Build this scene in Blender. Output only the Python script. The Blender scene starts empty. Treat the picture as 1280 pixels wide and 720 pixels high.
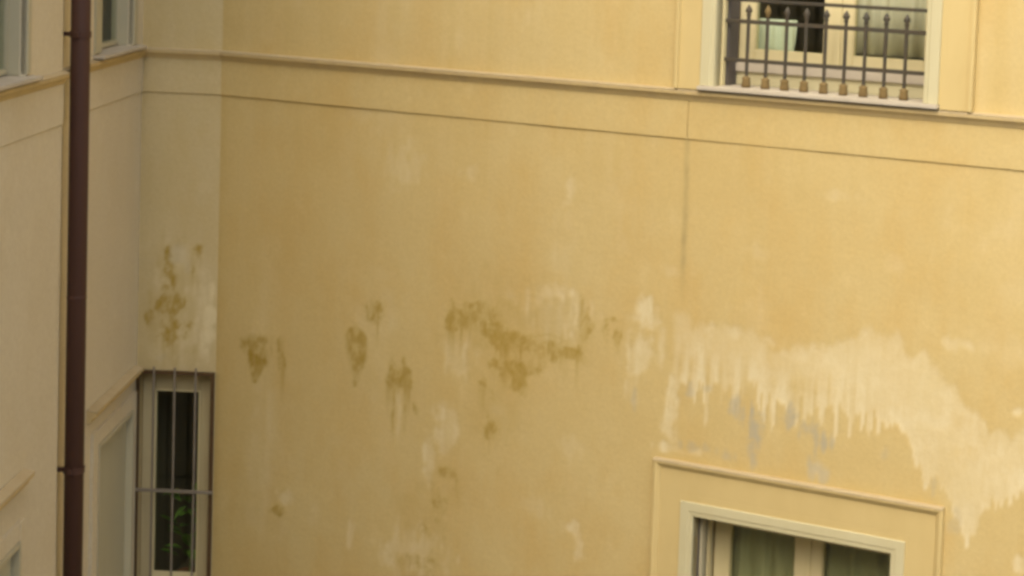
import bpy, bmesh, math, random
import numpy as np
from mathutils import Matrix, Vector

random.seed(7)
rad = math.radians
sc = bpy.context.scene
col = sc.collection

# ------------------------------------------------------------------ camera
cam_d = bpy.data.cameras.new('camera')
cam = bpy.data.objects.new('camera', cam_d)
col.objects.link(cam)
cam_d.sensor_width = 36.0
cam_d.lens = 36.0 * 2400.0 / 1280.0
cam_d.shift_x = (640.0 - 1004.0) / 1280.0
cam_d.shift_y = (105.0 - 360.0) / 1280.0
cam_d.clip_end = 500.0
CAM_Z = 6.52
pit, rol = rad(4.36), rad(2.5)
A = Matrix(((1, 0, 0), (0, 0, -1), (0, 1, 0)))
RP = Matrix(((1, 0, 0), (0, math.cos(pit), -math.sin(pit)), (0, math.sin(pit), math.cos(pit))))
RR = Matrix(((math.cos(rol), -math.sin(rol), 0), (math.sin(rol), math.cos(rol), 0), (0, 0, 1)))
W2C = Matrix(((1, 0, 0), (0, -1, 0), (0, 0, -1))) @ RR @ RP @ A
cam.matrix_world = Matrix.Translation((0, 0, CAM_Z)) @ W2C.transposed().to_4x4()
sc.camera = cam

# ------------------------------------------------------------------ sky and sun
TO_SUN = Vector((-0.22, -0.80, 0.98)).normalized()
sun_el = math.asin(TO_SUN.z)
sun_az = math.atan2(TO_SUN.x, TO_SUN.y)
w = bpy.data.worlds.new('World')
sc.world = w
w.use_nodes = True
wn = w.node_tree
wn.nodes.clear()
sky = wn.nodes.new('ShaderNodeTexSky')
sky.sky_type = 'NISHITA'
sky.sun_disc = False
sky.sun_elevation = sun_el
sky.sun_rotation = sun_az
sky.air_density = 1.0
sky.dust_density = 6.0
sky.ozone_density = 0.6
bg = wn.nodes.new('ShaderNodeBackground')
bg.inputs['Strength'].default_value = 0.15
wo = wn.nodes.new('ShaderNodeOutputWorld')
wn.links.new(sky.outputs[0], bg.inputs[0])
wn.links.new(bg.outputs[0], wo.inputs[0])
sun_d = bpy.data.lights.new('sun', 'SUN')
sun_d.energy = 1.05
sun_d.angle = rad(75)
sun_d.color = (1.0, 0.965, 0.81)
sun = bpy.data.objects.new('sun', sun_d)
col.objects.link(sun)
sun.rotation_euler = TO_SUN.to_track_quat('Z', 'Y').to_euler()
sun.location = TO_SUN * 40

sc.view_settings.view_transform = 'Standard'
sc.view_settings.look = 'None'
sc.view_settings.exposure = 0.73
sc.view_settings.gamma = 1.0
sc.view_settings.use_curve_mapping = False
sc.render.engine = 'CYCLES'
sc.cycles.use_denoising = True
sc.cycles.max_bounces = 8
sc.cycles.diffuse_bounces = 5
sc.cycles.filter_width = 3.3

# ------------------------------------------------------------------ materials
def nt(name):
    m = bpy.data.materials.new(name)
    m.use_nodes = True
    n = m.node_tree
    n.nodes.clear()
    out = n.nodes.new('ShaderNodeOutputMaterial')
    b = n.nodes.new('ShaderNodeBsdfPrincipled')
    n.links.new(b.outputs[0], out.inputs[0])
    return m, n, b, out


def noise(n, vec, scale, detail=4.0, rough=0.55, stretch=None):
    if stretch is not None:
        mp = n.nodes.new('ShaderNodeMapping')
        mp.inputs['Scale'].default_value = stretch
        n.links.new(vec, mp.inputs['Vector'])
        vec = mp.outputs[0]
    t = n.nodes.new('ShaderNodeTexNoise')
    t.inputs['Scale'].default_value = scale
    t.inputs['Detail'].default_value = detail
    t.inputs['Roughness'].default_value = rough
    n.links.new(vec, t.inputs['Vector'])
    return t.outputs[0]


def math_n(n, op, a, b=None, clamp=False):
    t = n.nodes.new('ShaderNodeMath')
    t.operation = op
    t.use_clamp = clamp
    for i, v in enumerate((a, b)):
        if v is None:
            continue
        if isinstance(v, (int, float)):
            t.inputs[i].default_value = v
        else:
            n.links.new(v, t.inputs[i])
    return t.outputs[0]


def remap(n, v, a, b, c, d):
    t = n.nodes.new('ShaderNodeMapRange')
    t.inputs[1].default_value = a
    t.inputs[2].default_value = b
    t.inputs[3].default_value = c
    t.inputs[4].default_value = d
    n.links.new(v, t.inputs[0])
    return t.outputs[0]


def mixc(n, fac, a, b, mode='MIX'):
    t = n.nodes.new('ShaderNodeMix')
    t.data_type = 'RGBA'
    t.blend_type = mode
    if isinstance(fac, (int, float)):
        t.inputs[0].default_value = fac
    else:
        n.links.new(fac, t.inputs[0])
    for i, v in ((6, a), (7, b)):
        if isinstance(v, tuple):
            t.inputs[i].default_value = (*v, 1.0)
        else:
            n.links.new(v, t.inputs[i])
    return t.outputs[2]


def bump(n, b, h, strength, dist):
    t = n.nodes.new('ShaderNodeBump')
    t.inputs['Strength'].default_value = strength
    t.inputs['Distance'].default_value = dist
    n.links.new(h, t.inputs['Height'])
    n.links.new(t.outputs[0], b.inputs['Normal'])


def plaster(name, base, pale, warm):
    """Lime-painted plaster; the mesh attribute 'wear' carries efflorescence (r), ochre (g), grey (b)."""
    m, n, b, out = nt(name)
    tc = n.nodes.new('ShaderNodeTexCoord').outputs['Object']
    c = mixc(n, remap(n, noise(n, tc, 0.9, 5, 0.6), 0.35, 0.65, 0.0, 0.9), base, pale)
    c = mixc(n, remap(n, noise(n, tc, 2.3, 6, 0.65, (1.0, 1.0, 0.55)), 0.46, 0.70, 0.0, 0.85), c, warm)
    c = mixc(n, remap(n, noise(n, tc, 7.0, 5, 0.6, (1.6, 1.6, 0.22)), 0.5, 0.78, 0.0, 0.45), c, pale)
    c = mixc(n, remap(n, noise(n, tc, 4.2, 7, 0.7, (1.0, 1.0, 0.8)), 0.56, 0.68, 0.0, 0.35), c, tuple(min(0.8, 1.10 * k + 0.015) for k in pale))
    fine = noise(n, tc, 42.0, 5, 0.7)
    c = mixc(n, remap(n, fine, 0.35, 0.7, 0.0, 0.17), c, (0.30, 0.21, 0.09))
    at = n.nodes.new('ShaderNodeAttribute')
    at.attribute_name = 'wear'
    sp = n.nodes.new('ShaderNodeSeparateColor')
    n.links.new(at.outputs['Color'], sp.inputs[0])
    brk = remap(n, noise(n, tc, 15.0, 7, 0.75, (1.5, 1.5, 0.6)), 0.32, 0.58, 0.6, 1.05)
    li = math_n(n, 'MULTIPLY', sp.outputs[0], brk, True)
    oc = math_n(n, 'MULTIPLY', sp.outputs[1], brk, True)
    gr = math_n(n, 'MULTIPLY', sp.outputs[2], brk, True)
    c = mixc(n, li, c, (0.69, 0.60, 0.365))
    c = mixc(n, oc, c, (0.34, 0.23, 0.03))
    c = mixc(n, gr, c, (0.43, 0.385, 0.265))
    n.links.new(c, b.inputs['Base Color'])
    b.inputs['Roughness'].default_value = 0.92
    b.inputs['Specular IOR Level'].default_value = 0.15
    h = math_n(n, 'ADD', math_n(n, 'MULTIPLY', noise(n, tc, 5.0, 5, 0.6), 1.0),
               math_n(n, 'MULTIPLY', noise(n, tc, 60.0, 4, 0.7), 0.22))
    bump(n, b, h, 0.4, 0.012)
    return m


def worn(name, base, dark, rough=0.6, scale=9.0, amount=0.5, stretch=(1, 1, 0.35), metal=0.0, spec=0.3, bmp=0.15):
    m, n, b, out = nt(name)
    tc = n.nodes.new('ShaderNodeTexCoord').outputs['Object']
    c = mixc(n, remap(n, noise(n, tc, scale, 6, 0.65, stretch), 0.42, 0.75, 0.0, amount), base, dark)
    n.links.new(c, b.inputs['Base Color'])
    b.inputs['Roughness'].default_value = rough
    b.inputs['Metallic'].default_value = metal
    b.inputs['Specular IOR Level'].default_value = spec
    bump(n, b, noise(n, tc, scale * 5, 4, 0.6), bmp, 0.004)
    return m


def glass_mat(name, tint):
    m, n, b, out = nt(name)
    n.nodes.remove(b)
    lw = n.nodes.new('ShaderNodeLayerWeight')
    lw.inputs[0].default_value = 0.5
    f5 = math_n(n, 'POWER', lw.outputs['Facing'], 5.0)
    fr = math_n(n, 'ADD', math_n(n, 'MULTIPLY', f5, 0.22), 0.035, True)
    tr = n.nodes.new('ShaderNodeBsdfTransparent')
    tr.inputs[0].default_value = (*tint, 1)
    gl = n.nodes.new('ShaderNodeBsdfGlossy')
    gl.inputs['Roughness'].default_value = 0.03
    tc = n.nodes.new('ShaderNodeTexCoord').outputs['Object']
    bp = n.nodes.new('ShaderNodeBump')
    bp.inputs['Strength'].default_value = 0.08
    bp.inputs['Distance'].default_value = 0.01
    n.links.new(noise(n, tc, 2.5, 2, 0.5), bp.inputs['Height'])
    n.links.new(bp.outputs[0], gl.inputs['Normal'])
    mx = n.nodes.new('ShaderNodeMixShader')
    n.links.new(fr, mx.inputs[0])
    n.links.new(tr.outputs[0], mx.inputs[1])
    n.links.new(gl.outputs[0], mx.inputs[2])
    n.links.new(mx.outputs[0], out.inputs[0])
    return m


MAIN_PL = plaster('ochre_plaster', (0.585, 0.45, 0.19), (0.61, 0.49, 0.23), (0.58, 0.42, 0.16))
SIDE_PL = plaster('skylight_tinted_plaster', (0.67, 0.60, 0.43), (0.69, 0.625, 0.46), (0.65, 0.57, 0.39))  # cool skylight put into a paler plaster colour
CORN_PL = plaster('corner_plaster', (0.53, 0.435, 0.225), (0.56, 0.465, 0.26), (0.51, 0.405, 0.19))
TRIM_PL = worn('trim_plaster', (0.60, 0.475, 0.215), (0.52, 0.40, 0.17), 0.9, 6.0, 0.45, (1, 1, 0.4), spec=0.15)
CORNICE = worn('cornice_plaster', (0.58, 0.455, 0.22), (0.45, 0.34, 0.19), 0.9, 9.0, 0.6, (1, 1, 1), spec=0.15)
CAP = worn('weathered_cap', (0.45, 0.365, 0.215), (0.40, 0.31, 0.165), 0.9, 8.0, 0.7, (1, 1, 1), spec=0.15)
CREAM = worn('cream_paint', (0.575, 0.53, 0.325), (0.50, 0.44, 0.24), 0.55, 5.0, 0.4)
SAGE = worn('sage_paint', (0.50, 0.46, 0.31), (0.40, 0.36, 0.23), 0.6, 5.0, 0.4)
SLITPAINT = worn('slit_frame_paint', (0.50, 0.43, 0.25), (0.38, 0.31, 0.17), 0.6, 6.0, 0.5)
SHUTTER = worn('shutter_paint', (0.50, 0.475, 0.33), (0.44, 0.41, 0.27), 0.7, 3.0, 0.5)
SASH = worn('sash_paint', (0.66, 0.58, 0.33), (0.54, 0.46, 0.23), 0.5, 6.0, 0.45)
GUIDE = worn('guide_metal', (0.10, 0.09, 0.085), (0.16, 0.13, 0.10), 0.6, 8.0, 0.5)
MARBLE = worn('marble', (0.53, 0.475, 0.37), (0.38, 0.33, 0.25), 0.5, 5.0, 0.6, (1, 1, 1))
IRON = worn('painted_iron', (0.062, 0.056, 0.042), (0.11, 0.07, 0.033), 0.55, 14.0, 0.5, (1, 1, 1))
GREYIRON = worn('grey_iron', (0.22, 0.19, 0.145), (0.14, 0.10, 0.07), 0.6, 14.0, 0.5, (1, 1, 1))
RUST = worn('rust', (0.20, 0.14, 0.055), (0.13, 0.085, 0.03), 0.85, 20.0, 0.7, (1, 1, 1))
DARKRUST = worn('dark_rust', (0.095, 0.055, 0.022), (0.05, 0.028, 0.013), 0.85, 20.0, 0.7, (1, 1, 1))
PIPE = worn('brown_pipe_paint', (0.078, 0.038, 0.027), (0.056, 0.029, 0.021), 0.55, 5.0, 0.6, (1, 1, 0.2), spec=0.25)
GLASS = glass_mat('window_glass', (0.93, 0.95, 0.91))
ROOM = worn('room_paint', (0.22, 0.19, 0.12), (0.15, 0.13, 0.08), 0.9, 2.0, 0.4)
ROOM_DARK = worn('room_darkness', (0.035, 0.035, 0.034), (0.06, 0.055, 0.035), 0.8, 4.0, 0.5)  # near-black colour for the shade of an unlit room
OLIVE = worn('olive_cloth', (0.38, 0.37, 0.20), (0.30, 0.29, 0.15), 0.95, 7.0, 0.5)
REFLECTION_CLOTH = worn('reflection_cloth', (0.86, 0.81, 0.66), (0.78, 0.73, 0.56), 0.95, 7.0, 0.5)  # bright reflection of sky and wall put into the cloth colour
MINTCLOTH = worn('mint_cloth', (0.60, 0.65, 0.51), (0.52, 0.56, 0.43), 0.95, 7.0, 0.4)
LEAF = worn('leaf', (0.14, 0.28, 0.03), (0.07, 0.16, 0.02), 0.5, 9.0, 0.6, (1, 1, 1))
TERRACOTTA = worn('terracotta', (0.33, 0.15, 0.075), (0.24, 0.11, 0.06), 0.85, 9.0, 0.6)
PAVING = worn('paving', (0.17, 0.15, 0.12), (0.11, 0.10, 0.08), 0.9, 1.5, 0.6, (1, 1, 1))

# ------------------------------------------------------------------ mesh helpers
class MB:
    def __init__(self):
        self.v, self.f = [], []

    def add(self, vs, fs):
        o = len(self.v)
        self.v += [tuple(p) for p in vs]
        self.f += [tuple(i + o for i in f) for f in fs]
        return self

    def box(self, x0, x1, y0, y1, z0, z1):
        vs = [(x, y, z) for z in (z0, z1) for y in (y0, y1) for x in (x0, x1)]
        return self.add(vs, [(0, 2, 3, 1), (4, 5, 7, 6), (0, 1, 5, 4), (2, 6, 7, 3), (0, 4, 6, 2), (1, 3, 7, 5)])

    def tube(self, p0, p1, r0, r1=None, n=12, cap=True):
        r1 = r0 if r1 is None else r1
        p0, p1 = Vector(p0), Vector(p1)
        q = (p1 - p0).to_track_quat('Z', 'Y')
        vs = []
        for p, r in ((p0, r0), (p1, r1)):
            for i in range(n):
                a = 2 * math.pi * i / n
                vs.append(p + q @ Vector((r * math.cos(a), r * math.sin(a), 0)))
        fs = [(i, (i + 1) % n, n + (i + 1) % n, n + i) for i in range(n)]
        if cap:
            fs += [tuple(range(n))[::-1], tuple(range(n, 2 * n))]
        return self.add(vs, fs)

    def lathe(self, c, prof, n=12):
        vs, fs = [], []
        for r, z in prof:
            for i in range(n):
                a = 2 * math.pi * i / n
                vs.append((c[0] + r * math.cos(a), c[1] + r * math.sin(a), c[2] + z))
        for k in range(len(prof) - 1):
            for i in range(n):
                j = (i + 1) % n
                fs.append((k * n + i, k * n + j, (k + 1) * n + j, (k + 1) * n + i))
        fs.append(tuple(range(n))[::-1])
        fs.append(tuple(range((len(prof) - 1) * n, len(prof) * n)))
        return self.add(vs, fs)

    def profile(self, u0, u1, prof, m0=0.0, m1=0.0):
        """extrude a closed (out, z) profile from u0 to u1; ends mitred by m * out"""
        n = len(prof)
        vs = [(u0 + m0 * o, -o, z) for o, z in prof] + [(u1 + m1 * o, -o, z) for o, z in prof]
        fs = [(i, (i + 1) % n, n + (i + 1) % n, n + i) for i in range(n)]
        fs += [tuple(range(n))[::-1], tuple(range(n, 2 * n))]
        return self.add(vs, fs)

    def build(self, name, mat, parent=None, smooth=False, bevel=0.0):
        me = bpy.data.meshes.new(name)
        me.from_pydata(self.v, [], self.f)
        bm = bmesh.new()
        bm.from_mesh(me)
        bmesh.ops.recalc_face_normals(bm, faces=bm.faces)
        if bevel:
            bmesh.ops.bevel(bm, geom=list(bm.edges), offset=bevel, segments=2, affect='EDGES', clamp_overlap=True)
        bm.to_mesh(me)
        bm.free()
        if smooth:
            for p in me.polygons:
                p.use_smooth = True
        me.materials.append(mat)
        o = bpy.data.objects.new(name, me)
        col.objects.link(o)
        o.parent = parent
        return o


def empty(name, loc=(0, 0, 0), rz=0.0, parent=None):
    o = bpy.data.objects.new(name, None)
    col.objects.link(o)
    o.location = loc
    o.rotation_euler = (0, 0, rz)
    o.empty_display_size = 0.2
    o.parent = parent
    return o


def tag(o, label, cat=None, group=None):
    o['label'] = label
    if cat:
        o['category'] = cat
    if group:
        o['group'] = group
    return o


def ring(x0, x1, z0, z1, wl, wr, wt, wb, y0, y1):
    """a rectangular frame as four butted boxes"""
    m = MB()
    m.box(x0, x0 + wl, y0, y1, z0, z1)
    m.box(x1 - wr, x1, y0, y1, z0, z1)
    if wt:
        m.box(x0 + wl, x1 - wr, y0 + 0.002, y1, z1 - wt, z1)
    if wb:
        m.box(x0 + wl, x1 - wr, y0 + 0.002, y1, z0, z0 + wb)
    return m


def mitre_frame(x0, x1, z0, z1, prof):
    """left, top and right mouldings mitred at the corners; prof = closed (inset, out) section"""
    m = MB()
    n = len(prof)
    st = []
    for k in range(4):
        for i, o in prof:
            x = x0 + i if k < 2 else x1 - i
            z = z0 if k in (0, 3) else z1 - i
            st.append((x, -o, z))
    fs = []
    for k in range(3):
        for i in range(n):
            j = (i + 1) % n
            fs.append((k * n + i, k * n + j, (k + 1) * n + j, (k + 1) * n + i))
    fs += [tuple(range(n)), tuple(range(3 * n, 4 * n))[::-1]]
    return m.add(st, fs)


# ------------------------------------------------------------------ wall wear
_rng = np.random.RandomState(11)
LAT = _rng.rand(256, 256)


def vnoise(x, y):
    xi, yi = np.floor(x).astype(int), np.floor(y).astype(int)
    fx, fy = x - xi, y - yi
    fx, fy = fx * fx * (3 - 2 * fx), fy * fy * (3 - 2 * fy)
    g = lambda a, b: LAT[a % 256, b % 256]
    return (g(xi, yi) * (1 - fx) + g(xi + 1, yi) * fx) * (1 - fy) + (g(xi, yi + 1) * (1 - fx) + g(xi + 1, yi + 1) * fx) * fy


def fbm(x, y, o=4):
    s, a, t = 0.0, 0.5, 0.0
    for k in range(o):
        s = s + a * vnoise(x * 2 ** k + 17.3 * k, y * 2 ** k + 9.1 * k)
        t += a
        a *= 0.55
    return s / t


def sst(a, b, x):
    t = np.clip((x - a) / (b - a), 0, 1)
    return t * t * (3 - 2 * t)


WARP = 0.07


def spots(U, Z, lst, soft=0.55, wob=0.5, streaky=0.35):
    out = np.zeros_like(U)
    for i, (cu, cz, ru, rz, s) in enumerate(lst):
        k = 5.3 * i + 3.1
        du = (U + WARP * (fbm(U * 10 + 71, Z * 10 + 13, 4) - 0.5) - cu) / ru
        dz = (Z + WARP * (fbm(U * 10 + 31, Z * 10 + 53, 4) - 0.5) - cz) / rz
        d = np.sqrt(du * du + dz * dz)
        d = d + wob * 1.5 * (fbm(U * 13 + k, Z * 12 + k, 5) - 0.5) * 2 + streaky * (vnoise(U * 38 + k, Z * 7 + k) - 0.5) * 2
        out = np.maximum(out, s * sst(1.15, 1.15 - soft, d))
    return out


def blotches(U, Z, lst):
    """merging damp blotches with a darker tide rim"""
    f = np.zeros_like(U)
    wu = U + 0.09 * (fbm(U * 9 + 71, Z * 9 + 13, 5) - 0.5)
    wz = Z + 0.09 * (fbm(U * 9 + 31, Z * 9 + 53, 5) - 0.5)
    for cu, cz, ru, rz, s in lst:
        f = f + s * np.exp(-0.9 * (((wu - cu) / ru) ** 2 + ((wz - cz) / rz) ** 2))
    g = f + 0.42 * (fbm(U * 18 + 5, Z * 15 + 8, 5) - 0.5) * sst(0.05, 0.25, f) * 2
    body = sst(0.10, 0.80, g)
    rim = np.exp(-((g - 0.45) / 0.16) ** 2) * sst(0.1, 0.35, f) * vnoise(U * 9 + 4, Z * 9)
    return np.clip(body * (0.8 + 1.3 * (fbm(U * 11, Z * 8 + 90, 5) - 0.45) + 0.5 * (vnoise(U * 42, Z * 6) - 0.5)) + 0.3 * rim, 0, 1)


def wedges(U, Z, lst):
    out = np.zeros_like(U)
    for i, (cu, cz, ru, rz, s) in enumerate(lst):
        k = 7.7 * i
        t = (cz + rz - Z) / (2 * rz)
        half = ru * np.interp(t, [-0.1, 0.0, 0.12, 0.45, 0.8, 1.0, 1.05], [0, 0.7, 1.0, 0.85, 0.35, 0.18, 0])
        e = half + 0.018 * (fbm(U * 20 + k, Z * 9 + k) - 0.5) * 2
        off = 0.12 * ru * np.sin(t * 3 + k) + 0.05 * (fbm(U * 9 + k, Z * 9 + k, 4) - 0.5)
        out = np.maximum(out, s * sst(-0.022, 0.022, e - np.abs(U - cu - off)) * (t > -0.1) * (t < 1.05))
    return out


def runs(U, Z, lst):
    out = np.zeros_like(U)
    for i, (u, zt, zb, wd, s) in enumerate(lst):
        k = 3.9 * i
        t = (zt - Z) / (zt - zb)
        half = 0.5 * wd * np.interp(t, [0, 0.1, 0.6, 1.0], [0.7, 1.0, 0.8, 0.35])
        d = np.abs(U - u - 0.035 * (fbm(U * 0 + k, Z * 9 + k, 3) - 0.5))
        a = sst(-0.06, 0.1, t) * sst(1.15, 0.75, t)
        out = np.maximum(out, s * a * sst(half + 0.02, half - 0.012, d) * (0.6 + 0.8 * (vnoise(U * 20 + k, Z * 22) - 0.2)))
    return np.clip(out, 0, 1)

BAND_TOP = [(3.455, 4.212), (3.497, 4.236), (3.637, 4.235), (3.776, 4.214), (3.834, 4.217), (4.053, 4.23), (4.113, 4.172), (4.255, 4.209), (4.383, 4.198), (4.486, 4.262), (4.691, 4.339), (4.801, 4.307), (4.924, 4.282), (5.08, 4.243), (5.114, 4.148), (5.195, 4.141), (5.263, 4.123), (5.331, 3.993), (5.385, 3.946), (5.448, 3.906), (5.478, 3.794), (5.499, 3.824), (5.562, 3.86), (5.62, 3.896), (5.718, 3.964)]
BAND_BOT = [(3.469, 3.886), (3.536, 3.837), (3.669, 3.875), (3.793, 3.835), (3.918, 3.876), (4.043, 3.889), (4.208, 3.789), (4.324, 3.839), (4.453, 3.797), (4.61, 3.866), (4.725, 3.85), (4.845, 3.826), (4.964, 3.771), (5.034, 3.653), (5.119, 3.497), (5.18, 3.521), (5.239, 3.485), (5.284, 3.364), (5.331, 3.281), (5.369, 3.188), (5.431, 3.253), (5.466, 3.395), (5.514, 3.457), (5.584, 3.46), (5.642, 3.505), (5.737, 3.619)]
LIGHT_SPOTS = [(3.29, 4.245, 0.099, 0.082, 0.75), (3.244, 3.962, 0.102, 0.145, 0.75), (3.219, 3.766, 0.047, 0.085, 0.4), (3.49, 3.656, 0.075, 0.231, 0.75), (3.485, 3.452, 0.121, 0.039, 0.7), (5.652, 3.985, 0.064, 0.04, 0.5), (4.46, 3.489, 0.063, 0.056, 0.6), (2.67, 4.163, 0.257, 0.168, 0.5), (1.961, 3.801, 0.117, 0.142, 0.5), (1.878, 3.333, 0.086, 0.159, 0.5), (1.75, 3.113, 0.061, 0.175, 0.45), (0.605, 2.669, 0.07, 0.059, 0.45), (1.151, 2.525, 0.032, 0.101, 0.4), (1.648, 2.488, 0.273, 0.185, 0.42), (2.826, 2.838, 0.063, 0.062, 0.6), (2.868, 2.728, 0.031, 0.079, 0.55), (1.526, 4.972, 0.16, 0.148, 0.3), (2.725, 4.938, 0.079, 0.098, 0.32), (2.015, 4.973, 0.093, 0.052, 0.22), (0.329, 3.714, 0.048, 0.054, 0.4), (5.272, 4.304, 0.084, 0.045, 0.4), (4.541, 5.06, 0.123, 0.041, 0.18), (2.562, 2.932, 0.116, 0.076, 0.2), (3.452, 4.522, 0.108, 0.036, 0.2), (5.424, 3.704, 0.039, 0.044, 0.5), (5.698, 3.142, 0.064, 0.067, 0.7), (2.26, 3.505, 0.103, 0.037, 0.15), (1.393, 4.276, 0.094, 0.051, 0.15), (0.837, 2.562, 0.066, 0.054, 0.15), (2.806, 3.347, 0.085, 0.099, 0.2), (4.322, 5.451, 0.075, 0.034, 0.15), (4.001, 4.69, 0.078, 0.07, 0.18), (4.854, 4.692, 0.072, 0.068, 0.16), (3.675, 3.452, 0.067, 0.028, 0.4)]
OCHRE_SPOTS = [(2.066, 4.14, 0.168, 0.05, 0.5), (2.016, 4.042, 0.09, 0.06, 0.75), (2.225, 4.038, 0.071, 0.09, 0.7), (1.908, 4.009, 0.054, 0.041, 0.7), (2.305, 3.958, 0.171, 0.06, 0.85), (2.73, 3.938, 0.149, 0.054, 0.7), (2.336, 3.78, 0.158, 0.04, 0.65), (2.41, 3.685, 0.075, 0.085, 0.6), (2.133, 3.641, 0.036, 0.05, 0.55), (2.525, 3.876, 0.174, 0.079, 0.4), (2.871, 4.134, 0.056, 0.113, 0.55), (3.043, 4.185, 0.073, 0.024, 0.35), (3.092, 4.074, 0.039, 0.093, 0.5), (2.997, 4.086, 0.022, 0.078, 0.35), (1.446, 3.624, 0.037, 0.109, 0.75), (1.529, 3.578, 0.056, 0.062, 0.8), (1.558, 3.649, 0.025, 0.088, 0.7), (1.631, 3.416, 0.034, 0.052, 0.6), (1.286, 3.998, 0.073, 0.077, 0.7), (2.2, 3.371, 0.062, 0.056, 0.45), (1.901, 3.028, 0.073, 0.036, 0.5), (0.564, 2.581, 0.06, 0.043, 0.6), (1.796, 2.699, 0.129, 0.192, 0.28), (0.327, 3.665, 0.104, 0.081, 0.65), (0.548, 3.597, 0.039, 0.133, 0.8), (1.675, 2.412, 0.248, 0.083, 0.35), (2.243, 3.565, 0.119, 0.302, 0.22), (1.903, 2.964, 0.243, 0.167, 0.2), (2.761, 3.04, 0.086, 0.1, 0.2)]
OCHRE_WEDGES = [(1.156, 3.689, 0.093, 0.183, 0.85), (0.341, 3.532, 0.094, 0.118, 0.95)]
GREY_SPOTS = [(3.906, 3.746, 0.039, 0.076, 0.75), (4.023, 3.644, 0.073, 0.137, 1.0), (4.024, 3.511, 0.026, 0.071, 0.6), (3.618, 3.81, 0.038, 0.058, 0.6), (4.262, 3.75, 0.067, 0.065, 0.85), (4.454, 3.666, 0.08, 0.093, 0.8), (4.458, 3.489, 0.065, 0.065, 0.55), (3.227, 3.716, 0.041, 0.058, 0.45), (3.741, 3.827, 0.042, 0.038, 0.4), (3.674, 3.471, 0.147, 0.029, 0.45), (4.859, 3.635, 0.034, 0.027, 0.25), (5.306, 3.295, 0.029, 0.073, 0.3), (5.172, 3.492, 0.038, 0.036, 0.35)]
LIGHT_RUNS = [(2.456, 4.307, 4.024, 0.025, 0.7), (2.555, 4.289, 4.011, 0.02, 0.6), (2.624, 4.307, 4.0, 0.02, 0.65), (2.698, 4.325, 4.01, 0.03, 0.85), (2.772, 4.334, 3.98, 0.04, 1.0), (2.899, 4.28, 4.114, 0.02, 0.5), (3.402, 4.176, 3.917, 0.04, 0.7), (1.507, 3.512, 3.191, 0.025, 0.8), (1.44, 3.451, 3.243, 0.015, 0.35), (1.837, 3.446, 3.097, 0.04, 0.45), (1.922, 3.468, 3.213, 0.035, 0.6), (1.745, 3.262, 2.953, 0.035, 0.5), (0.301, 3.753, 3.635, 0.02, 0.5), (0.369, 3.74, 3.622, 0.015, 0.4), (1.991, 3.912, 3.684, 0.025, 0.35), (1.917, 3.928, 3.684, 0.03, 0.4), (2.288, 3.95, 3.775, 0.025, 0.4), (1.534, 2.523, 2.303, 0.03, 0.4), (1.669, 2.599, 2.329, 0.03, 0.35), (1.803, 2.654, 2.364, 0.025, 0.3), (1.149, 2.605, 2.403, 0.02, 0.35), (2.867, 2.818, 2.638, 0.02, 0.6)]
OCHRE_RUNS = [(1.461, 3.558, 3.221, 0.02, 0.8), (1.549, 3.56, 3.26, 0.015, 0.75), (2.842, 4.283, 4.023, 0.03, 0.7), (2.657, 4.197, 4.004, 0.025, 0.3), (2.227, 3.993, 3.666, 0.02, 0.5), (0.324, 3.67, 3.584, 0.015, 0.5), (0.47, 3.753, 3.604, 0.015, 0.5), (2.142, 3.704, 3.552, 0.02, 0.5), (2.417, 3.967, 3.742, 0.02, 0.5), (1.273, 4.096, 3.95, 0.015, 0.6), (2.335, 3.957, 3.756, 0.015, 0.4)]
CORNER_LIGHT = [(-0.065, 3.794, 0.048, 0.277, 0.95), (-0.266, 4.192, 0.091, 0.13, 0.7), (-0.209, 3.722, 0.107, 0.223, 0.6), (-0.169, 3.879, 0.118, 0.312, 0.55), (-0.371, 3.639, 0.073, 0.163, 0.35), (-0.228, 3.904, 0.177, 0.394, 0.42)]
CORNER_OCHRE = [(-0.339, 4.211, 0.024, 0.065, 0.7), (-0.146, 4.243, 0.041, 0.056, 0.6), (-0.436, 3.783, 0.033, 0.065, 0.75), (-0.29, 3.898, 0.099, 0.054, 0.55), (-0.323, 3.652, 0.04, 0.071, 0.6), (-0.32, 4.092, 0.05, 0.054, 0.5), (-0.332, 3.817, 0.068, 0.285, 0.5), (-0.193, 3.715, 0.053, 0.095, 0.35), (-0.167, 4.083, 0.049, 0.081, 0.35)]
CORNER_GREY = [(-0.28, 4.229, 0.083, 0.071, 0.4), (-0.201, 4.149, 0.027, 0.068, 0.3), (-0.364, 3.525, 0.041, 0.032, 0.3)]

OCHRE_HALO = [(2.20, 4.03, 0.40, 0.30, 0.34), (2.62, 4.08, 0.34, 0.24, 0.30), (2.25, 3.45, 0.22, 0.32, 0.2), (1.72, 2.75, 0.26, 0.25, 0.2)]


def weep(U, Z, lst):
    """blotches broken into flakes, with thin runs weeping down from them"""
    b = blotches(U, Z, lst)
    fl = sst(0.36, 0.62, fbm(U * 30 + 11, Z * 24 + 3, 4))
    out = b * (0.55 + 0.65 * fl)
    sel = sst(0.52, 0.80, vnoise(U * 34 + 3, Z * 1.2))
    for k, a in ((0.03, 0.8), (0.06, 0.65), (0.09, 0.5), (0.13, 0.32), (0.17, 0.2)):
        out = np.maximum(out, a * sel * blotches(U, Z + k, lst))
    return np.clip(out * 1.25, 0, 1)


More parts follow.
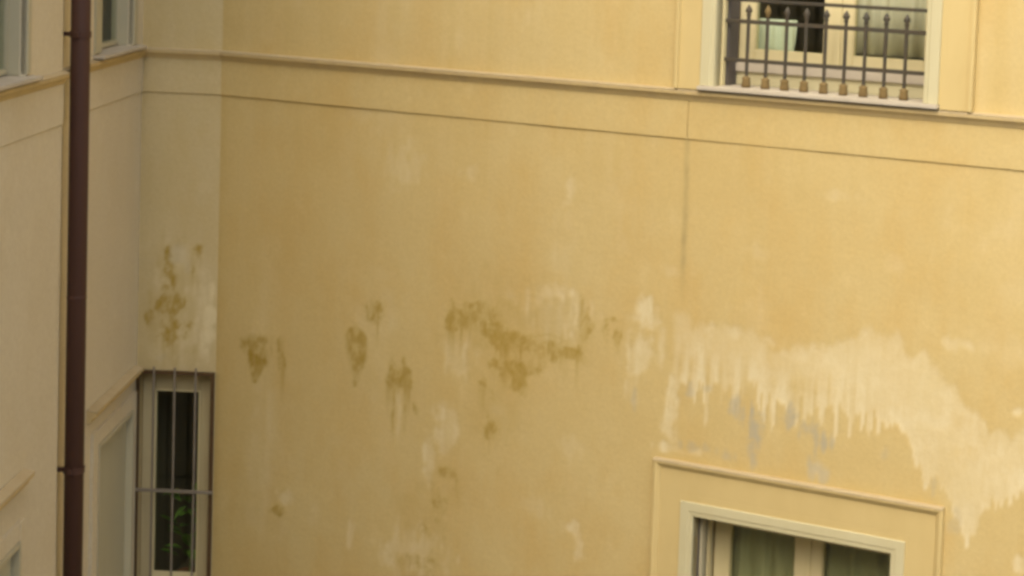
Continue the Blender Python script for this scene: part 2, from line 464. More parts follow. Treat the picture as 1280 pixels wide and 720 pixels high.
def main_wear(U, Z):
    wu = U + 0.03 * (fbm(U * 7, Z * 5) - 0.5)
    wz = Z + 0.05 * (fbm(U * 6 + 50, Z * 6 + 20) - 0.5)
    # broad bleached band with ragged top and dripping lower edge
    top = np.interp(wu, [p[0] for p in BAND_TOP], [p[1] for p in BAND_TOP])
    bot = np.interp(wu, [p[0] for p in BAND_BOT], [p[1] for p in BAND_BOT])
    x = U[0] if U.ndim == 2 else U
    teeth = np.zeros_like(U)
    r = np.random.RandomState(5)
    u = 3.44
    while u < 5.8:
        wd = r.uniform(0.010, 0.027)
        cl = 0.35 + 1.1 * float(fbm(np.array([u * 4.3]), np.array([2.7]), 3)[0])
        ln = r.uniform(0.0, 0.26) * cl if u < 5.0 else r.uniform(0.0, 0.14) * cl
        d = np.abs(U - u + 0.010 * (fbm(U * 0 + u * 40, Z * 10, 3) - 0.5))
        hgt = ln * (1 - np.clip(d / wd, 0, 1) ** 2)
        teeth = np.maximum(teeth, hgt)
        u += wd * r.uniform(1.0, 2.6)
    tr = 0.13 * (fbm(U * 8 + 3, Z * 3 + 4, 5) - 0.5) * 2
    band = sst(-0.02, 0.045, top + tr - wz) * sst(-0.014, 0.026, Z - bot - 0.035 + 0.05 * (fbm(U * 7, Z * 7 + 60, 4) - 0.5) + teeth)
    band = band * sst(3.46, 3.50, wu)
    body = 0.92 + 0.7 * (fbm(U * 4 + 9, Z * 3.2 + 2, 5) - 0.5) + 0.30 * (fbm(U * 21, Z * 2.5, 3) - 0.5)
    depth = np.clip((top - Z) / np.maximum(top - bot, 0.05), 0, 1)
    body = body * np.interp(depth, [0, 0.25, 0.7, 1], [0.8, 0.92, 1.0, 1.05])
    body = body * np.interp(U, [3.46, 4.6, 5.0, 5.7], [0.9, 0.92, 1.0, 1.0])
    body = body - 0.5 * sst(0.55, 0.75, fbm(U * 11 + 30, Z * 14 + 3, 4)) * sst(4.05, 4.15, U) * sst(4.55, 4.45, U) * sst(4.08, 4.16, Z)
    body = body * 0.9 + 0.4 * sst(0.5, 0.8, vnoise(U * 40 + 6, Z * 1.4)) * sst(0.3, 0.8, depth) * sst(5.1, 4.9, U) + 0.3 * sst(0.5, 0.75, fbm(U * 6 + 2, Z * 5, 4)) - 0.15
    body = body - 0.5 * sst(0.5, 0.75, vnoise(U * 36 + 20, Z * 1.2)) * sst(0.35, 0.75, depth) * sst(4.75, 4.5, U)
    light = np.clip(band * body, 0, 1)
    light = np.maximum(light, spots(U, Z, LIGHT_SPOTS, 0.75) * (0.45 + 1.15 * vnoise(U * 25 + 7, Z * 2.6)))
    light = np.maximum(light, 0.75 * runs(U, Z, LIGHT_RUNS))
    # faint old rain-marks
    faint = sst(0.62, 0.82, fbm(U * 2.2 + 8, Z * 1.5 + 5, 5)) * 0.30 * (0.5 + vnoise(U * 24, Z * 2.2))
    light = np.maximum(light, faint * 0.8)
    light = np.maximum(light, 0.14 * sst(0.55, 0.8, vnoise(U * 13 + 2, Z * 0.7)) * sst(4.3, 5.3, Z) * vnoise(U * 3 + 40, Z * 2))
    ochre = np.maximum(weep(U, Z, OCHRE_SPOTS), wedges(U, Z, OCHRE_WEDGES) * (0.45 + 0.8 * sst(0.3, 0.65, fbm(U * 26 + 5, Z * 16, 4))))
    ochre = np.maximum(ochre, runs(U, Z, OCHRE_RUNS))
    ochre = np.maximum(ochre, spots(U, Z, OCHRE_HALO, 1.0, 0.6, 0.25))
    # thin tide line under the streaked patch
    tl = 4.005 - 0.02 * np.sin(U * 9) + 0.05 * (fbm(U * 8, Z * 0 + 2, 3) - 0.5)
    ochre = np.maximum(ochre, 0.5 * sst(0.016, 0.003, np.abs(Z - tl)) * sst(2.16, 2.22, U) * sst(2.82, 2.70, U))
    # grime weeping down from the frieze edge and round the lower window hood
    dr = sst(0.55, 0.85, vnoise(U * 17 + 21, Z * 0.5)) * sst(4.75, 5.3, Z) * 0.08 * (0.4 + vnoise(U * 5, Z * 3))
    dr = np.maximum(dr, 0.20 * sst(0.07, 0.0, np.abs(Z - 3.40)) * sst(3.35, 3.42, U) * sst(5.28, 5.2, U) * fbm(U * 12, Z * 9, 4))
    ochre = np.maximum(ochre, dr)
    # ochre tone deepening towards the inner corner
    ochre = np.maximum(ochre, 0.32 * np.exp(-np.clip(U, 0, 9) / 0.05) * (0.4 + fbm(U * 6, Z * 3, 3)))
    # settlement joint
    jd = np.abs(U - 3.524 - 0.012 * (fbm(U * 0 + 1, Z * 5, 3) - 0.5))
    joint = sst(0.03, 0.002, jd) * sst(4.25, 4.75, Z) * (0.5 + 0.5 * vnoise(U * 0 + 3, Z * 14)) * 0.95
    ochre = np.maximum(ochre, joint)
    jd = np.abs(U - 3.515 - 0.012 * (fbm(U * 0 + 7, Z * 5, 3) - 0.5))
    grey = np.maximum(spots(U, Z, GREY_SPOTS, 0.9, 0.7, 0.7) * (0.7 + 0.8 * fbm(U * 22, Z * 12, 3)), joint * 0.4)
    light = light * (1 - 0.75 * np.clip(ochre, 0, 1))
    return np.stack([np.clip(light, 0, 1), np.clip(ochre * 0.72, 0, 1), np.clip(grey * 1.0, 0, 1)], -1)


def corner_wear(U, Z):
    li = spots(U, Z, CORNER_LIGHT, 0.8, 0.4, 0.3)
    oc = np.maximum(weep(U, Z, CORNER_OCHRE) * 0.85, spots(U, Z, [(-0.27, 3.86, 0.17, 0.42, 0.30)], 0.9, 0.5, 0.3))
    gr = spots(U, Z, CORNER_GREY, 0.9)
    return np.stack([li * 0.9, oc, gr], -1)


def side_wear(U, Z):
    f = sst(0.6, 0.85, fbm(U * 2 + 4, Z * 1.4 + 9, 5)) * 0.25
    return np.stack([f, f * 0, f * 0], -1)


def axis(lo, hi, f0, f1, step, coarse, cuts):
    a = list(np.arange(f0, f1, step)) + [f1] if f1 > f0 else []
    a += list(np.arange(lo, f0, coarse)) + list(np.arange(f1 + coarse, hi, coarse)) + [lo, hi]
    a = [t for t in a if lo <= t <= hi and all(abs(t - c) > step * 0.45 for c in cuts)] + list(cuts)
    a = sorted(a)
    return np.array([t for i, t in enumerate(a) if i == 0 or t - a[i - 1] > 1e-6])


def wall_mesh(name, parent, mat, xs, zs, holes, thick, wear, y=0.0, relief=0.0025):
    """a solid wall: fine front face, back face, reveals round each opening and outer edges"""
    nx, nz = len(xs), len(zs)
    U, Z = np.meshgrid(xs, zs, indexing='ij')
    W = wear(U, Z)
    wob = 0.004 * (fbm(U * 1.3 + 3, Z * 1.3 + 8, 3) - 0.5) * 2
    Y = y + wob + relief * (W[..., 0] - 0.5 * W[..., 1])
    for (a, b, c, d) in holes:   # keep edges of openings true
        m = (U >= a - 0.03) & (U <= b + 0.03) & (Z >= c - 0.03) & (Z <= d + 0.03)
        Y[m] = y
    Y[0, :] = y; Y[-1, :] = y; Y[:, 0] = y; Y[:, -1] = y
    vs = np.stack([U, Y, Z], -1).reshape(-1, 3)
    cx, cz = (xs[:-1] + xs[1:]) / 2, (zs[:-1] + zs[1:]) / 2
    keep = np.ones((nx - 1, nz - 1), bool)
    for (a, b, c, d) in holes:
        keep[np.ix_((cx > a) & (cx < b), (cz > c) & (cz < d))] = False
    ii, jj = np.nonzero(keep)
    q = np.stack([ii * nz + jj, (ii + 1) * nz + jj, (ii + 1) * nz + jj + 1, ii * nz + jj + 1], -1)
    V, F = vs.tolist(), q.tolist()
    WL = W.reshape(-1, 3).tolist()

    def extra(pts, faces):
        o = len(V)
        V.extend(pts)
        WL.extend([(0, 0, 0)] * len(pts))
        F.extend([[k + o for k in f] for f in faces])
    x0, x1, z0, z1 = xs[0], xs[-1], zs[0], zs[-1]
    yb = y + thick
    # back, cut by the openings
    bx = sorted({x0, x1, *[h[0] for h in holes], *[h[1] for h in holes]})
    bz = sorted({z0, z1, *[h[2] for h in holes], *[h[3] for h in holes]})
    for i in range(len(bx) - 1):
        for j in range(len(bz) - 1):
            mx, mz = (bx[i] + bx[i + 1]) / 2, (bz[j] + bz[j + 1]) / 2
            if any(a < mx < b and c < mz < d for a, b, c, d in holes):
                continue
            extra([(bx[i], yb, bz[j]), (bx[i + 1], yb, bz[j]), (bx[i + 1], yb, bz[j + 1]), (bx[i], yb, bz[j + 1])], [(0, 3, 2, 1)])
    for (a, b, c, d), inn in [((x0, x1, z0, z1), False)] + [(h, True) for h in holes]:
        p = [(a, y, c), (b, y, c), (b, y, d), (a, y, d)]
        pb = [(k[0], yb, k[2]) for k in p]
        fs = [(i, (i + 1) % 4, 4 + (i + 1) % 4, 4 + i) for i in range(4)]
        extra(p + pb, [f if inn else f[::-1] for f in fs])
    me = bpy.data.meshes.new(name)
    me.from_pydata(V, [], F)
    ca = me.color_attributes.new('wear', 'FLOAT_COLOR', 'POINT')
    buf = np.ones((len(V), 4), np.float32)
    buf[:, :3] = np.array(WL, np.float32)
    ca.data.foreach_set('color', buf.ravel())
    sm = np.zeros(len(F), bool)
    sm[:len(q)] = True
    me.polygons.foreach_set('use_smooth', sm)
    me.materials.append(mat)
    me.update()
    o = bpy.data.objects.new(name, me)
    col.objects.link(o)
    o.parent = parent
    return o


# ------------------------------------------------------------------ ground
g = MB().box(-40, 40, -40, 40, -0.3, 0.0).build('ground', PAVING)
g['kind'] = 'structure'

ZC = 5.60          # string course
ZF = 5.306         # lower edge of the frieze band
TOPZ = 11.0
C2 = (-3.862, 12.716)
C1 = (-4.393, 12.716)
MAIN_RZ = rad(-24.82)
SIDE_RZ = rad(90 + 6.32)
K12 = 1.0 / math.tan(rad(83.68 / 2))
K23 = 1.0 / math.tan(rad(155.18 / 2))

main = tag(empty('plaster_wall', (C2[0], C2[1], 0), MAIN_RZ), 'long yellow ochre plaster wall with bleached dripping patches and two large windows', 'wall')
corner = tag(empty('plaster_wall', (C2[0], C2[1], 0), 0), 'narrow plaster wall in the corner holding the barred slit window', 'wall')
side = tag(empty('plaster_wall', (C1[0], C1[1], 0), SIDE_RZ), 'paler shaded plaster wall carrying the brown downpipe', 'wall')

# openings (u0, u1, z0, z1)
UPW = (3.696, 5.003, 5.615, 7.9)
LOW = (3.667, 4.946, 1.05, 3.071)
SLIT = (-0.522, -0.010, 1.75, 3.425)
xs = axis(0.0, 8.6, 0.0, 5.75, 0.0125, 0.3, [UPW[0], UPW[1], LOW[0], LOW[1]])
zs = axis(0.0, TOPZ, 2.35, 5.33, 0.0125, 0.08, [UPW[2], UPW[3], LOW[2], LOW[3]])
zs = np.array([z for z in zs if z < 7.0 or (z - 7.0) % 0.32 < 0.081 or z in (UPW[3], TOPZ)])
wall_mesh('wall_face', main, MAIN_PL, xs, zs, [UPW, LOW], 0.42, main_wear)
xs = axis(-0.531, 0.0, -0.531, 0.0, 0.0125, 0.2, [SLIT[0], SLIT[1]])
zs = axis(0.0, TOPZ, 3.3, 4.6, 0.0125, 0.12, [SLIT[2], SLIT[3]])
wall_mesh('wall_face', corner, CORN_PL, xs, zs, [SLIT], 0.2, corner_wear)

# side wall: far bay, then a bay standing 6 cm proud from v = 2.155 on (x = -v)
PR = 0.06
VE = 2.155
FUP = (-1.105, -0.285, 5.62, 7.9)
FLO = (-1.06, -0.165, 1.05, 3.2)
NUP = (-3.75, -2.850, 5.62, 7.9)
NLO = (-3.75, -2.90, 1.05, 3.19)
xs = axis(-VE, 0.0, -VE, 0.0, 0.04, 0.2, [FUP[0], FUP[1], FLO[0], FLO[1]])
zs = axis(0.0, TOPZ, 2.3, 6.6, 0.04, 0.2, [FUP[2], FUP[3], FLO[2], FLO[3]])
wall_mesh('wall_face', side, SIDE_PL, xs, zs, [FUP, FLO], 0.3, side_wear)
xs = axis(-10.0, -VE, -3.6, -VE, 0.04, 0.4, [NUP[0], NUP[1], NLO[0], NLO[1]])
zs = axis(0.0, TOPZ, 2.3, 6.6, 0.04, 0.2, [NUP[2], NUP[3], NLO[2], NLO[3]])
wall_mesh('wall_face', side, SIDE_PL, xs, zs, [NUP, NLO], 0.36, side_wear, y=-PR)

# string course and frieze band on each wall
SC = [(0.0, ZC + 0.004), (0.038, ZC - 0.004), (0.040, ZC - 0.010), (0.039, ZC - 0.024), (0.030, ZC - 0.032), (0.020, ZC - 0.046), (0.012, ZC - 0.062), (0.0, ZC - 0.062)]
CP = [(0.0, ZC + 0.0065), (0.041, ZC - 0.0015), (0.0415, ZC - 0.007), (0.0392, ZC - 0.007), (0.036, ZC - 0.0022), (0.0, ZC + 0.0042)]
FB = [(-0.02, ZC - 0.0625), (0.008, ZC - 0.0625), (0.008, ZF + 0.006), (0.003, ZF), (-0.02, ZF)]


def string_course(par, u0, u1, m0, m1, shift=0.0):
    f = lambda pr: [(o + shift, z) for o, z in pr]
    s = MB().profile(u0, u1, f(SC), m0, m1).build('string_course', CORNICE, par)
    c = MB().profile(u0, u1, f(CP), m0, m1).build('weathered_cap', CAP, s)
    cuts = [u0] + ([3.524] if par is main else []) + [u1]
    for i in range(len(cuts) - 1):
        a, b = cuts[i], cuts[i + 1]
        ga = 0.0 if i == 0 else 0.004
        gb = 0.0 if i == len(cuts) - 2 else 0.004
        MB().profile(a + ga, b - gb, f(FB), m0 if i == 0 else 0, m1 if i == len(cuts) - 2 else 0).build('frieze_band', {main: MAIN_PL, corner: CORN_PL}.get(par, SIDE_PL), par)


string_course(main, 0.0, 8.6, K23, 0)
string_course(corner, -0.531, 0.0, K12, -K23)
string_course(side, -VE + 0.002, 0.0, 0, -K12)
string_course(side, -10.0, -VE + 0.0, 0, 0.0, PR)


# unseen wall across the yard, behind the camera, added to darken the lower walls
opp = tag(empty('plaster_wall', (-3.2, -1.6, 0), rad(180)), 'unseen plain plaster wall added for shade across the yard with a row of cream framed windows', 'wall')
OPH = [(-9.0 + 2.6 * i, -7.8 + 2.6 * i, z, z + 2.1) for i in range(5) for z in (1.1, 5.6)]
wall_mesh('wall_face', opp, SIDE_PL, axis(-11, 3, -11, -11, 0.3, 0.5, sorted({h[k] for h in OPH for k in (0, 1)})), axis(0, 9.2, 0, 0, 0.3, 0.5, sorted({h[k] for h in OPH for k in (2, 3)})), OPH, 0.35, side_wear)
for h in OPH:
    wo_ = empty('window', parent=opp)
    ring(h[0] + 0.004, h[1] - 0.004, h[2] + 0.004, h[3] - 0.004, 0.09, 0.09, 0.09, 0.1, 0.1, 0.16).build('frame', CREAM, wo_)
    MB().box((h[0] + h[1]) / 2 - 0.05, (h[0] + h[1]) / 2 + 0.05, 0.102, 0.16, h[2] + 0.1, h[3] - 0.09).build('mullion', CREAM, wo_)
    MB().box(h[0] + 0.08, h[1] - 0.08, 0.165, 0.171, h[2] + 0.08, h[3] - 0.08).build('pane', GLASS, wo_)
    MB().box(h[0] - 0.1, h[1] + 0.1, 0.36, 1.2, h[2] - 0.1, h[3] + 0.1).build('room_interior', ROOM, wo_)


# ------------------------------------------------------------------ windows
def room(par, x0, x1, z0, z1, y0, d=2.2, pad=0.5):
    m = MB()
    a, b, c, e = x0 - pad, x1 + pad, z0 - pad * 0.6, z1 + pad * 0.6
    t = 0.05
    m.box(a, b, y0 + d, y0 + d + t, c, e)
    m.box(a - t, a, y0, y0 + d + t, c, e)
    m.box(b, b + t, y0, y0 + d + t, c, e)
    m.box(a - t, b + t, y0, y0 + d + t, c - t, c)
    m.box(a - t, b + t, y0, y0 + d + t, e, e + t)
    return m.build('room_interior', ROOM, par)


def casement(par, op, y, sw, mid, zt, zb, bot=0.10, top=0.09, mat=SASH):
    """two-leaf casement set at depth y inside opening op"""
    x0, x1 = op[0], op[1]
    c = (x0 + x1) / 2
    for a, b, wl, wr in ((x0 + 0.012, c - 0.002, sw, mid), (c + 0.002, x1 - 0.012, mid, sw)):
        sash = ring(a, b, zb, zt, wl, wr, top, bot, y, y + 0.055).build('sash', mat, par, bevel=0.006)
        MB().box(a + wl - 0.008, b - wr + 0.008, y + 0.024, y + 0.030, zb + bot - 0.008, zt - top + 0.008).build('pane', GLASS, par)
    MB().box(c - 0.022, c + 0.022, y - 0.014, y - 0.001, zb + 0.004, zt - 0.004).build('cover_strip', mat, par, bevel=0.004)


# upper window of the long wall
wu = empty('window', parent=main)
tag(wu, 'upper window with cream casing behind the spiked railing')
mitre_frame(3.436, 5.295, ZC + 0.008, 8.2, [(0.0, -0.01), (0.0, 0.044), (0.006, 0.048), (0.024, 0.048), (0.030, 0.030), (0.1695, 0.030), (0.1695, -0.01)]).box(5.0935, 5.1250, -0.0295, 0.008, ZC + 0.036, 8.03).box(5.1010, 5.1252, -0.0293, 0.008, ZC + 0.008, ZC + 0.0358).build('surround', TRIM_PL, wu)
mitre_frame(3.606, 5.093, ZC + 0.036, 8.03, [(0.0, -0.05), (0.0, 0.038), (0.004, 0.042), (0.060, 0.042), (0.066, 0.036), (0.085, 0.035), (0.09, 0.030), (0.09, -0.05)]).build('casing', CREAM, wu)
sl = MB()
sl.box(3.60, 5.10, -0.066, 0.36, ZC + 0.0085, ZC + 0.034)
sl.build('sill', MARBLE, wu, bevel=0.005)
for k, (y0, y1, ins, mt) in enumerate(((0.05, 0.085, 0.014, SASH), (0.10, 0.155, 0.022, GUIDE), (0.16, 0.245, 0.012, GUIDE))):
    for s in (0, 1):
        xa = UPW[0] if s == 0 else UPW[1] - ins
        MB().box(xa, xa + ins, y0, y1, ZC + 0.036, 7.88).build('shutter_guide', mt, wu)
casement(wu, UPW, 0.25, 0.105, 0.095, 7.85, 5.775, 0.075)
MB().box(UPW[0] + 0.01, UPW[1] - 0.01, 0.235, 0.33, ZC + 0.036, 5.712).build('threshold', CREAM, wu)
MB().box(UPW[0] + 0.01, UPW[1] - 0.01, 0.215, 0.33, 5.7125, 5.765).build('threshold_cap', MARBLE, wu, bevel=0.005)
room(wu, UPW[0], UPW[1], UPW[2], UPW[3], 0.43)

# lower window of the long wall
wl = empty('window', parent=main)
tag(wl, 'lower window with cream casing inside a moulded plaster surround')
mitre_frame(3.392, 5.244, 0.8, 3.384, [(0.0, -0.01), (0.0, 0.032), (0.005, 0.039), (0.020, 0.041), (0.028, 0.034), (0.040, 0.028), (0.046, 0.020), (0.1895, 0.020), (0.1895, -0.01)]).box(3.582, 5.0535, -0.0195, 0.008, 3.1555, 3.1940).box(5.0205, 5.0540, -0.0193, 0.008, 0.8, 3.1550).build('surround', TRIM_PL, wl)
MB().profile(3.393, 5.243, [(0.0, 3.3875), (0.034, 3.3872), (0.0425, 3.380), (0.0425, 3.374), (0.0395, 3.3785), (0.032, 3.3845), (0.0, 3.3845)]).build('weathered_cap', CAP, wl)
mitre_frame(3.582, 5.020, 0.9, 3.155, [(0.0, -0.05), (0.0, 0.024), (0.003, 0.028), (0.052, 0.028), (0.056, 0.024), (0.081, 0.023), (0.085, 0.019), (0.085, -0.05)]).build('casing', CREAM, wl)
for k, (y0, y1, ins, mt) in enumerate(((0.052, 0.075, 0.004, GUIDE), (0.08, 0.125, 0.018, SAGE), (0.135, 0.16, 0.006, GUIDE), (0.165, 0.20, 0.02, SASH), (0.205, 0.245, 0.008, SAGE))):
    for s in (0, 1):
        xa = LOW[0] if s == 0 else LOW[1] - ins
        MB().box(xa, xa + ins, y0, y1, LOW[2] + 0.05, 3.069).build('shutter_guide', mt, wl)
casement(wl, LOW, 0.25, 0.105, 0.09, 3.065, 1.12, 0.11, 0.10)
MB().box(3.60, 5.0, -0.05, 0.36, 1.052, 1.09).build('sill', MARBLE, wl, bevel=0.005)
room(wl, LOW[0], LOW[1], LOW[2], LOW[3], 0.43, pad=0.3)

# slit window in the corner
ws = empty('window', parent=corner)
ring(SLIT[0] + 0.004, SLIT[1] - 0.003, SLIT[2], SLIT[3] - 0.003, 0.088, 0.112, 0.14, 0.10, 0.085, 0.14).build('frame', SLITPAINT, ws, bevel=0.005)
MB().box(-0.445, -0.118, 0.108, 0.114, 2.0, 3.29).build('pane', GLASS, ws)
ring(-0.432, -0.123, 1.85, 3.286, 0.012, 0.012, 0.012, 0.175, 0.074, 0.0845).build('glazing_bead', SASH, ws)
MB().box(SLIT[0] + 0.004, SLIT[1] - 0.003, -0.03, 0.084, SLIT[2] - 0.01, SLIT[2] + 0.02).build('sill', MARBLE, ws)
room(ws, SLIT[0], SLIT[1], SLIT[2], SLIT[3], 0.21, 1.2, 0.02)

# side wall windows
def side_window(op, y, name_label, casew_far, casew_near, glazed, hood, dark):
    wd = empty('window', parent=side)
    tag(wd, name_label)
    x0, x1, z0, z1 = op      # x1 is the end nearest the corner
    if glazed:
        ring(x0 - casew_near, x1 + casew_far, z0 + 0.016, z1 + 0.09, casew_near, casew_far, 0.09, 0, y - 0.012, y + 0.03).build('casing', SAGE, wd, bevel=0.005)
        MB().box(x0 - casew_near - 0.02, x1 + casew_far + 0.02, y - 0.07, y + 0.24, ZC + 0.0085, ZC + 0.030).build('sill', MARBLE, wd, bevel=0.005)
        ring(x0 + 0.0005, x1 - 0.0005, z0 + 0.016, z1 - 0.002, 0.006, 0.006, 0.006, 0, y + 0.0305, y + 0.0845).build('jamb_lining', SAGE, wd)
        ring(x0 + 0.004, x1 - 0.004, z0 + 0.016, z1 - 0.01, 0.012, 0.018, 0.06, 0.03, y + 0.085, y + 0.13).build('sash', SAGE, wd, bevel=0.004)
        MB().box(x0 + 0.012, x1 - 0.018, y + 0.10, y + 0.106, z0 + 0.04, z1 - 0.06).build('pane', GLASS, wd)
        MB().box(x0 + 0.007, x1 - 0.007, y + 0.132, y + 0.145, z0 + 0.018, z1 - 0.01).build('dark_sheet', ROOM_DARK, wd)  # dark sheet added behind the pane in place of room shade
    else:
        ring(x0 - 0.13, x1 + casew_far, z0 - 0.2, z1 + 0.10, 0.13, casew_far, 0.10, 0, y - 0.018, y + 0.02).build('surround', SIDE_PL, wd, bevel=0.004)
        ring(x0, x1, z0, z1 - 0.002, 0.03, 0.03, 0.03, 0.03, y - 0.026, y + 0.05).build('casing', SAGE, wd, bevel=0.004)
        MB().box(x0 + 0.032, x1 - 0.032, y + 0.018, y + 0.045, z0 + 0.032, z1 - 0.034).build('shutter_panel', SHUTTER, wd)
    if hood:
        a, b, zt = hood
        MB().profile(a, b, [(-y, zt), (0.058 - y, zt - 0.012), (0.060 - y, zt - 0.034), (0.036 - y, zt - 0.05), (0.028 - y, zt - 0.075), (-y, zt - 0.08)]).build('hood_moulding', CORNICE, wd)
        MB().profile(a - 0.002, b + 0.002, [(-y, zt + 0.0035), (0.060 - y, zt - 0.0085), (0.062 - y, zt - 0.018), (0.0575 - y, zt - 0.0125), (-y, zt + 0.0005)]).build('weathered_cap', CAP, wd)
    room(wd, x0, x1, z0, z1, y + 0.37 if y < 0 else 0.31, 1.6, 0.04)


side_window(FUP, 0.0, 'upper window between the downpipe and the corner', 0.095, 0.145, True, None, False)
side_window(NUP, -PR, 'upper window on the proud bay beyond the downpipe', 0.06, 0.14, True, None, False)
side_window(FLO, 0.0, 'closed sage shutter beside the barred slit window', 0.10, 0.03, False, (-1.30, -0.07, 3.475), False)
side_window(NLO, -PR, 'closed sage shutter under a moulded hood beyond the downpipe', 0.08, 0.03, False, (-4.0, -2.80, 3.545), False)


# ------------------------------------------------------------------ downpipe
def side_pt(v, out, z):
    p = side.matrix_basis @ Vector((-v, -out, z))
    return p


bpy.context.view_layer.update()
pv, po, pr = 1.945, 0.10, 0.053
dp = empty('downpipe', side_pt(pv, po, 0), SIDE_RZ)
tag(dp, 'brown painted metal downpipe clamped to the shaded side wall', 'downpipe')
pb = MB().tube((0, 0, 0.05), (0, 0, 10.6), pr, n=32).build('pipe', PIPE, dp)
for p in pb.data.polygons:
    p.use_smooth = len(p.vertices) == 4
MB().lathe((0, 0, 4.30), [(pr + 0.0003, -0.012), (pr + 0.0012, -0.010), (pr + 0.0012, 0.010), (pr + 0.0003, 0.012)], 32).build('sleeve', PIPE, dp, smooth=True)
for z in (3.30, 5.80, 8.4, 1.2):
    c = MB()
    c.lathe((0, 0, z), [(pr + 0.001, -0.018), (pr + 0.005, -0.018), (pr + 0.005, 0.018), (pr + 0.001, 0.018)], 28)
    c.box(-0.012, 0.012, 0.054, 0.104, z - 0.012, z + 0.012)
    c.box(-0.074, -0.05, -0.004, 0.012, z - 0.014, z + 0.014)
    c.build('clamp', PIPE, dp)

# ------------------------------------------------------------------ spiked railing of the upper window
def main_pt(u, y, z):
    return main.matrix_basis @ Vector((u, y, z))


rail = empty('window_railing', main_pt(UPW[0], 0.07, ZC + 0.034), MAIN_RZ)
tag(rail, 'dark wrought iron railing with spear tips standing on the marble sill', 'railing')
WID = UPW[1] - UPW[0]
zb = ZC + 0.034
for z, hh in ((6.143 - zb, 0.020), (6.018 - zb, 0.024), (5.792 - zb, 0.022)):
    MB().box(0.0, WID, -0.007, 0.007, z - hh / 2, z + hh / 2).build('rail', IRON, rail, bevel=0.003)
for i in range(9):
    x = 0.160 + i * 0.1238
    b = MB().tube((x, -0.0005, 0.02), (x, -0.0005, 6.055 - zb), 0.0108, n=10).build('bar', IRON, rail, smooth=False)
    t = MB().lathe((x, -0.0005, 6.05 - zb), [(0.010, 0), (0.016, 0.006), (0.010, 0.014), (0.022, 0.030), (0.015, 0.048), (0.003, 0.068)], 10)
    t.build('spear_tip', RUST if i == 1 else IRON, b, smooth=True)
    f = MB().lathe((x, -0.0005, 0.0), [(0.026, 0.0), (0.027, 0.02), (0.023, 0.045), (0.027, 0.056), (0.013, 0.066)], 10)
    f.build('foot', RUST, b, smooth=True)

# ------------------------------------------------------------------ grille of the slit window
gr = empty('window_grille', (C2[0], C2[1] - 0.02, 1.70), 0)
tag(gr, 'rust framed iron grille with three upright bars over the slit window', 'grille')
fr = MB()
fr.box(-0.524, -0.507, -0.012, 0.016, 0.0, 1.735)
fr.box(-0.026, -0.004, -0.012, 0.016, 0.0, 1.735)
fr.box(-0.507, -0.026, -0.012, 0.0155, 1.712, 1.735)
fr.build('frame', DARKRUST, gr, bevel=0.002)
for x in (-0.403, -0.263, -0.122):
    MB().tube((x, -0.022, 0.0), (x, -0.022, 1.765), 0.0075, n=10).build('bar', GREYIRON, gr)
for z in (0.925, 0.15):
    MB().box(-0.525, 0.012, -0.044, -0.032, z - 0.011, z + 0.011).build('cross_bar', GREYIRON, gr, bevel=0.002)

# ------------------------------------------------------------------ curtains and a reflection stand-in behind the glass
def curtain(label, u0, u1, z0, z1, y, folds, amp, mat, seed):
    r = random.Random(seed)
    n = folds * 10
    ph = [r.uniform(0, 6.28) for _ in range(3)]
    vs, fs = [], []
    rows = 5
    ln = u1 - u0
    for j in range(rows):
        t = j / (rows - 1)
        for i in range(n + 1):
            s = i / n
            yy = amp * (math.sin(s * folds * 6.283 + ph[0]) + 0.45 * math.sin(s * folds * 11.1 + ph[1] + t)) * (0.75 + 0.25 * t)
            vs.append((s * ln + 0.01 * math.sin(t * 3 + s * 20), yy, (z1 - z0) * (1 - t)))
    for j in range(rows - 1):
        for i in range(n):
            a = j * (n + 1) + i
            fs.append((a, a + 1, a + n + 2, a + n + 1))
    m = MB().add(vs, fs)
    o = m.build('curtain', mat, None, smooth=True)
    o.location = main_pt(u0, y, z0)
    o.rotation_euler = (0, 0, MAIN_RZ)
    md = o.modifiers.new('thickness', 'SOLIDIFY')
    md.thickness = 0.003
    tag(o, label, 'curtain', 'curtains hanging behind the windows')
    return o


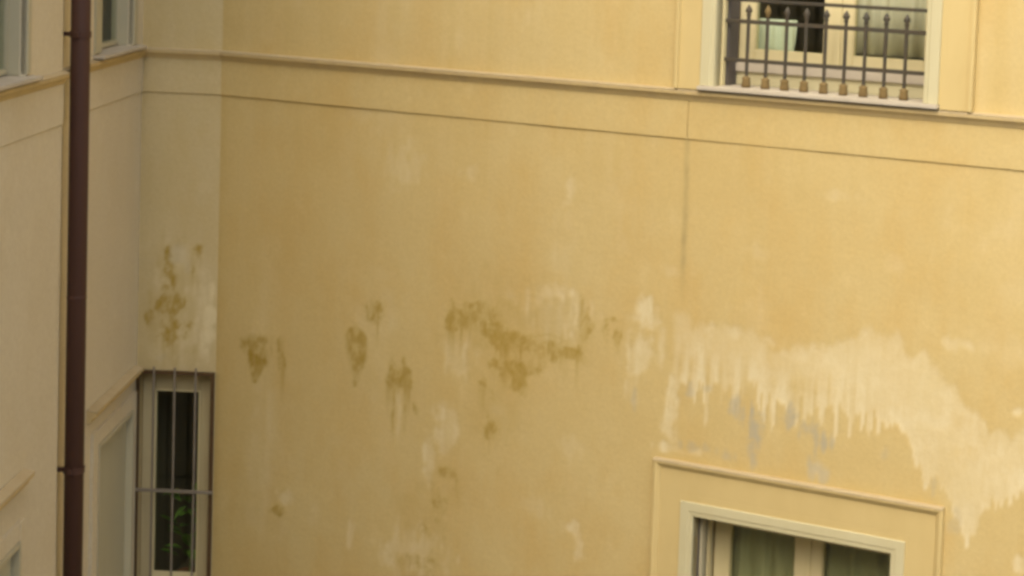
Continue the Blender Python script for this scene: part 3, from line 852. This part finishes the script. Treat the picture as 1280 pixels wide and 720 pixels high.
curtain('olive curtain with wide folds in the lower window, by its shutter guides', 3.74, 4.27, 1.15, 3.15, 0.36, 4, 0.02, OLIVE, 3)
curtain('olive curtain in the lower window, on its side towards the bleached patch', 4.34, 4.90, 1.15, 3.15, 0.36, 4, 0.02, OLIVE, 4)
curtain('pale grey cloth standing in for the reflection in one leaf of the railed window', 4.40, 4.98, 5.86, 7.9, 0.332, 5, 0.012, REFLECTION_CLOTH, 5)  # pale cloth imitates what the pane reflects
curtain('short mint green half curtain low in the railed window', 3.78, 4.04, 5.80, 6.03, 0.332, 4, 0.010, MINTCLOTH, 6)

# ------------------------------------------------------------------ plant behind the slit window
pl = empty('potted_plant', (C2[0] - 0.26, C2[1] + 0.36, 1.74), 0)
tag(pl, 'bright green potted plant standing inside behind the barred slit window', 'plant')
MB().lathe((0, 0, 0), [(0.07, 0), (0.095, 0.16), (0.105, 0.165), (0.105, 0.19), (0.092, 0.19), (0.088, 0.175)], 20).build('pot', TERRACOTTA, pl, smooth=True)
rp = random.Random(2)
for i in range(34):
    a = rp.uniform(0, 6.283)
    h = rp.uniform(0.28, 0.80)
    r0 = rp.uniform(0.02, 0.10)
    c = Vector((r0 * math.cos(a), r0 * math.sin(a), h))
    L = rp.uniform(0.10, 0.18)
    wdt = L * 0.22
    d = Vector((math.cos(a) * 0.7, math.sin(a) * 0.7, rp.uniform(-0.5, 0.6))).normalized()
    s = d.cross(Vector((0, 0, 1))).normalized()
    upv = s.cross(d)
    vs = [c, c + d * L * 0.35 + s * wdt + upv * 0.01, c + d * L * 0.7 + s * wdt * 0.8, c + d * L - upv * 0.02, c + d * L * 0.7 - s * wdt * 0.8, c + d * L * 0.35 - s * wdt + upv * 0.01, c + d * L * 0.5 - upv * 0.012]
    MB().add(vs, [(0, 1, 6), (1, 2, 6), (2, 3, 6), (3, 4, 6), (4, 5, 6), (5, 0, 6)]).build('leaf', LEAF, pl)
MB().tube((0, 0, 0.18), (0.01, 0.0, 0.80), 0.008, 0.004, 8).build('stem', LEAF, pl)
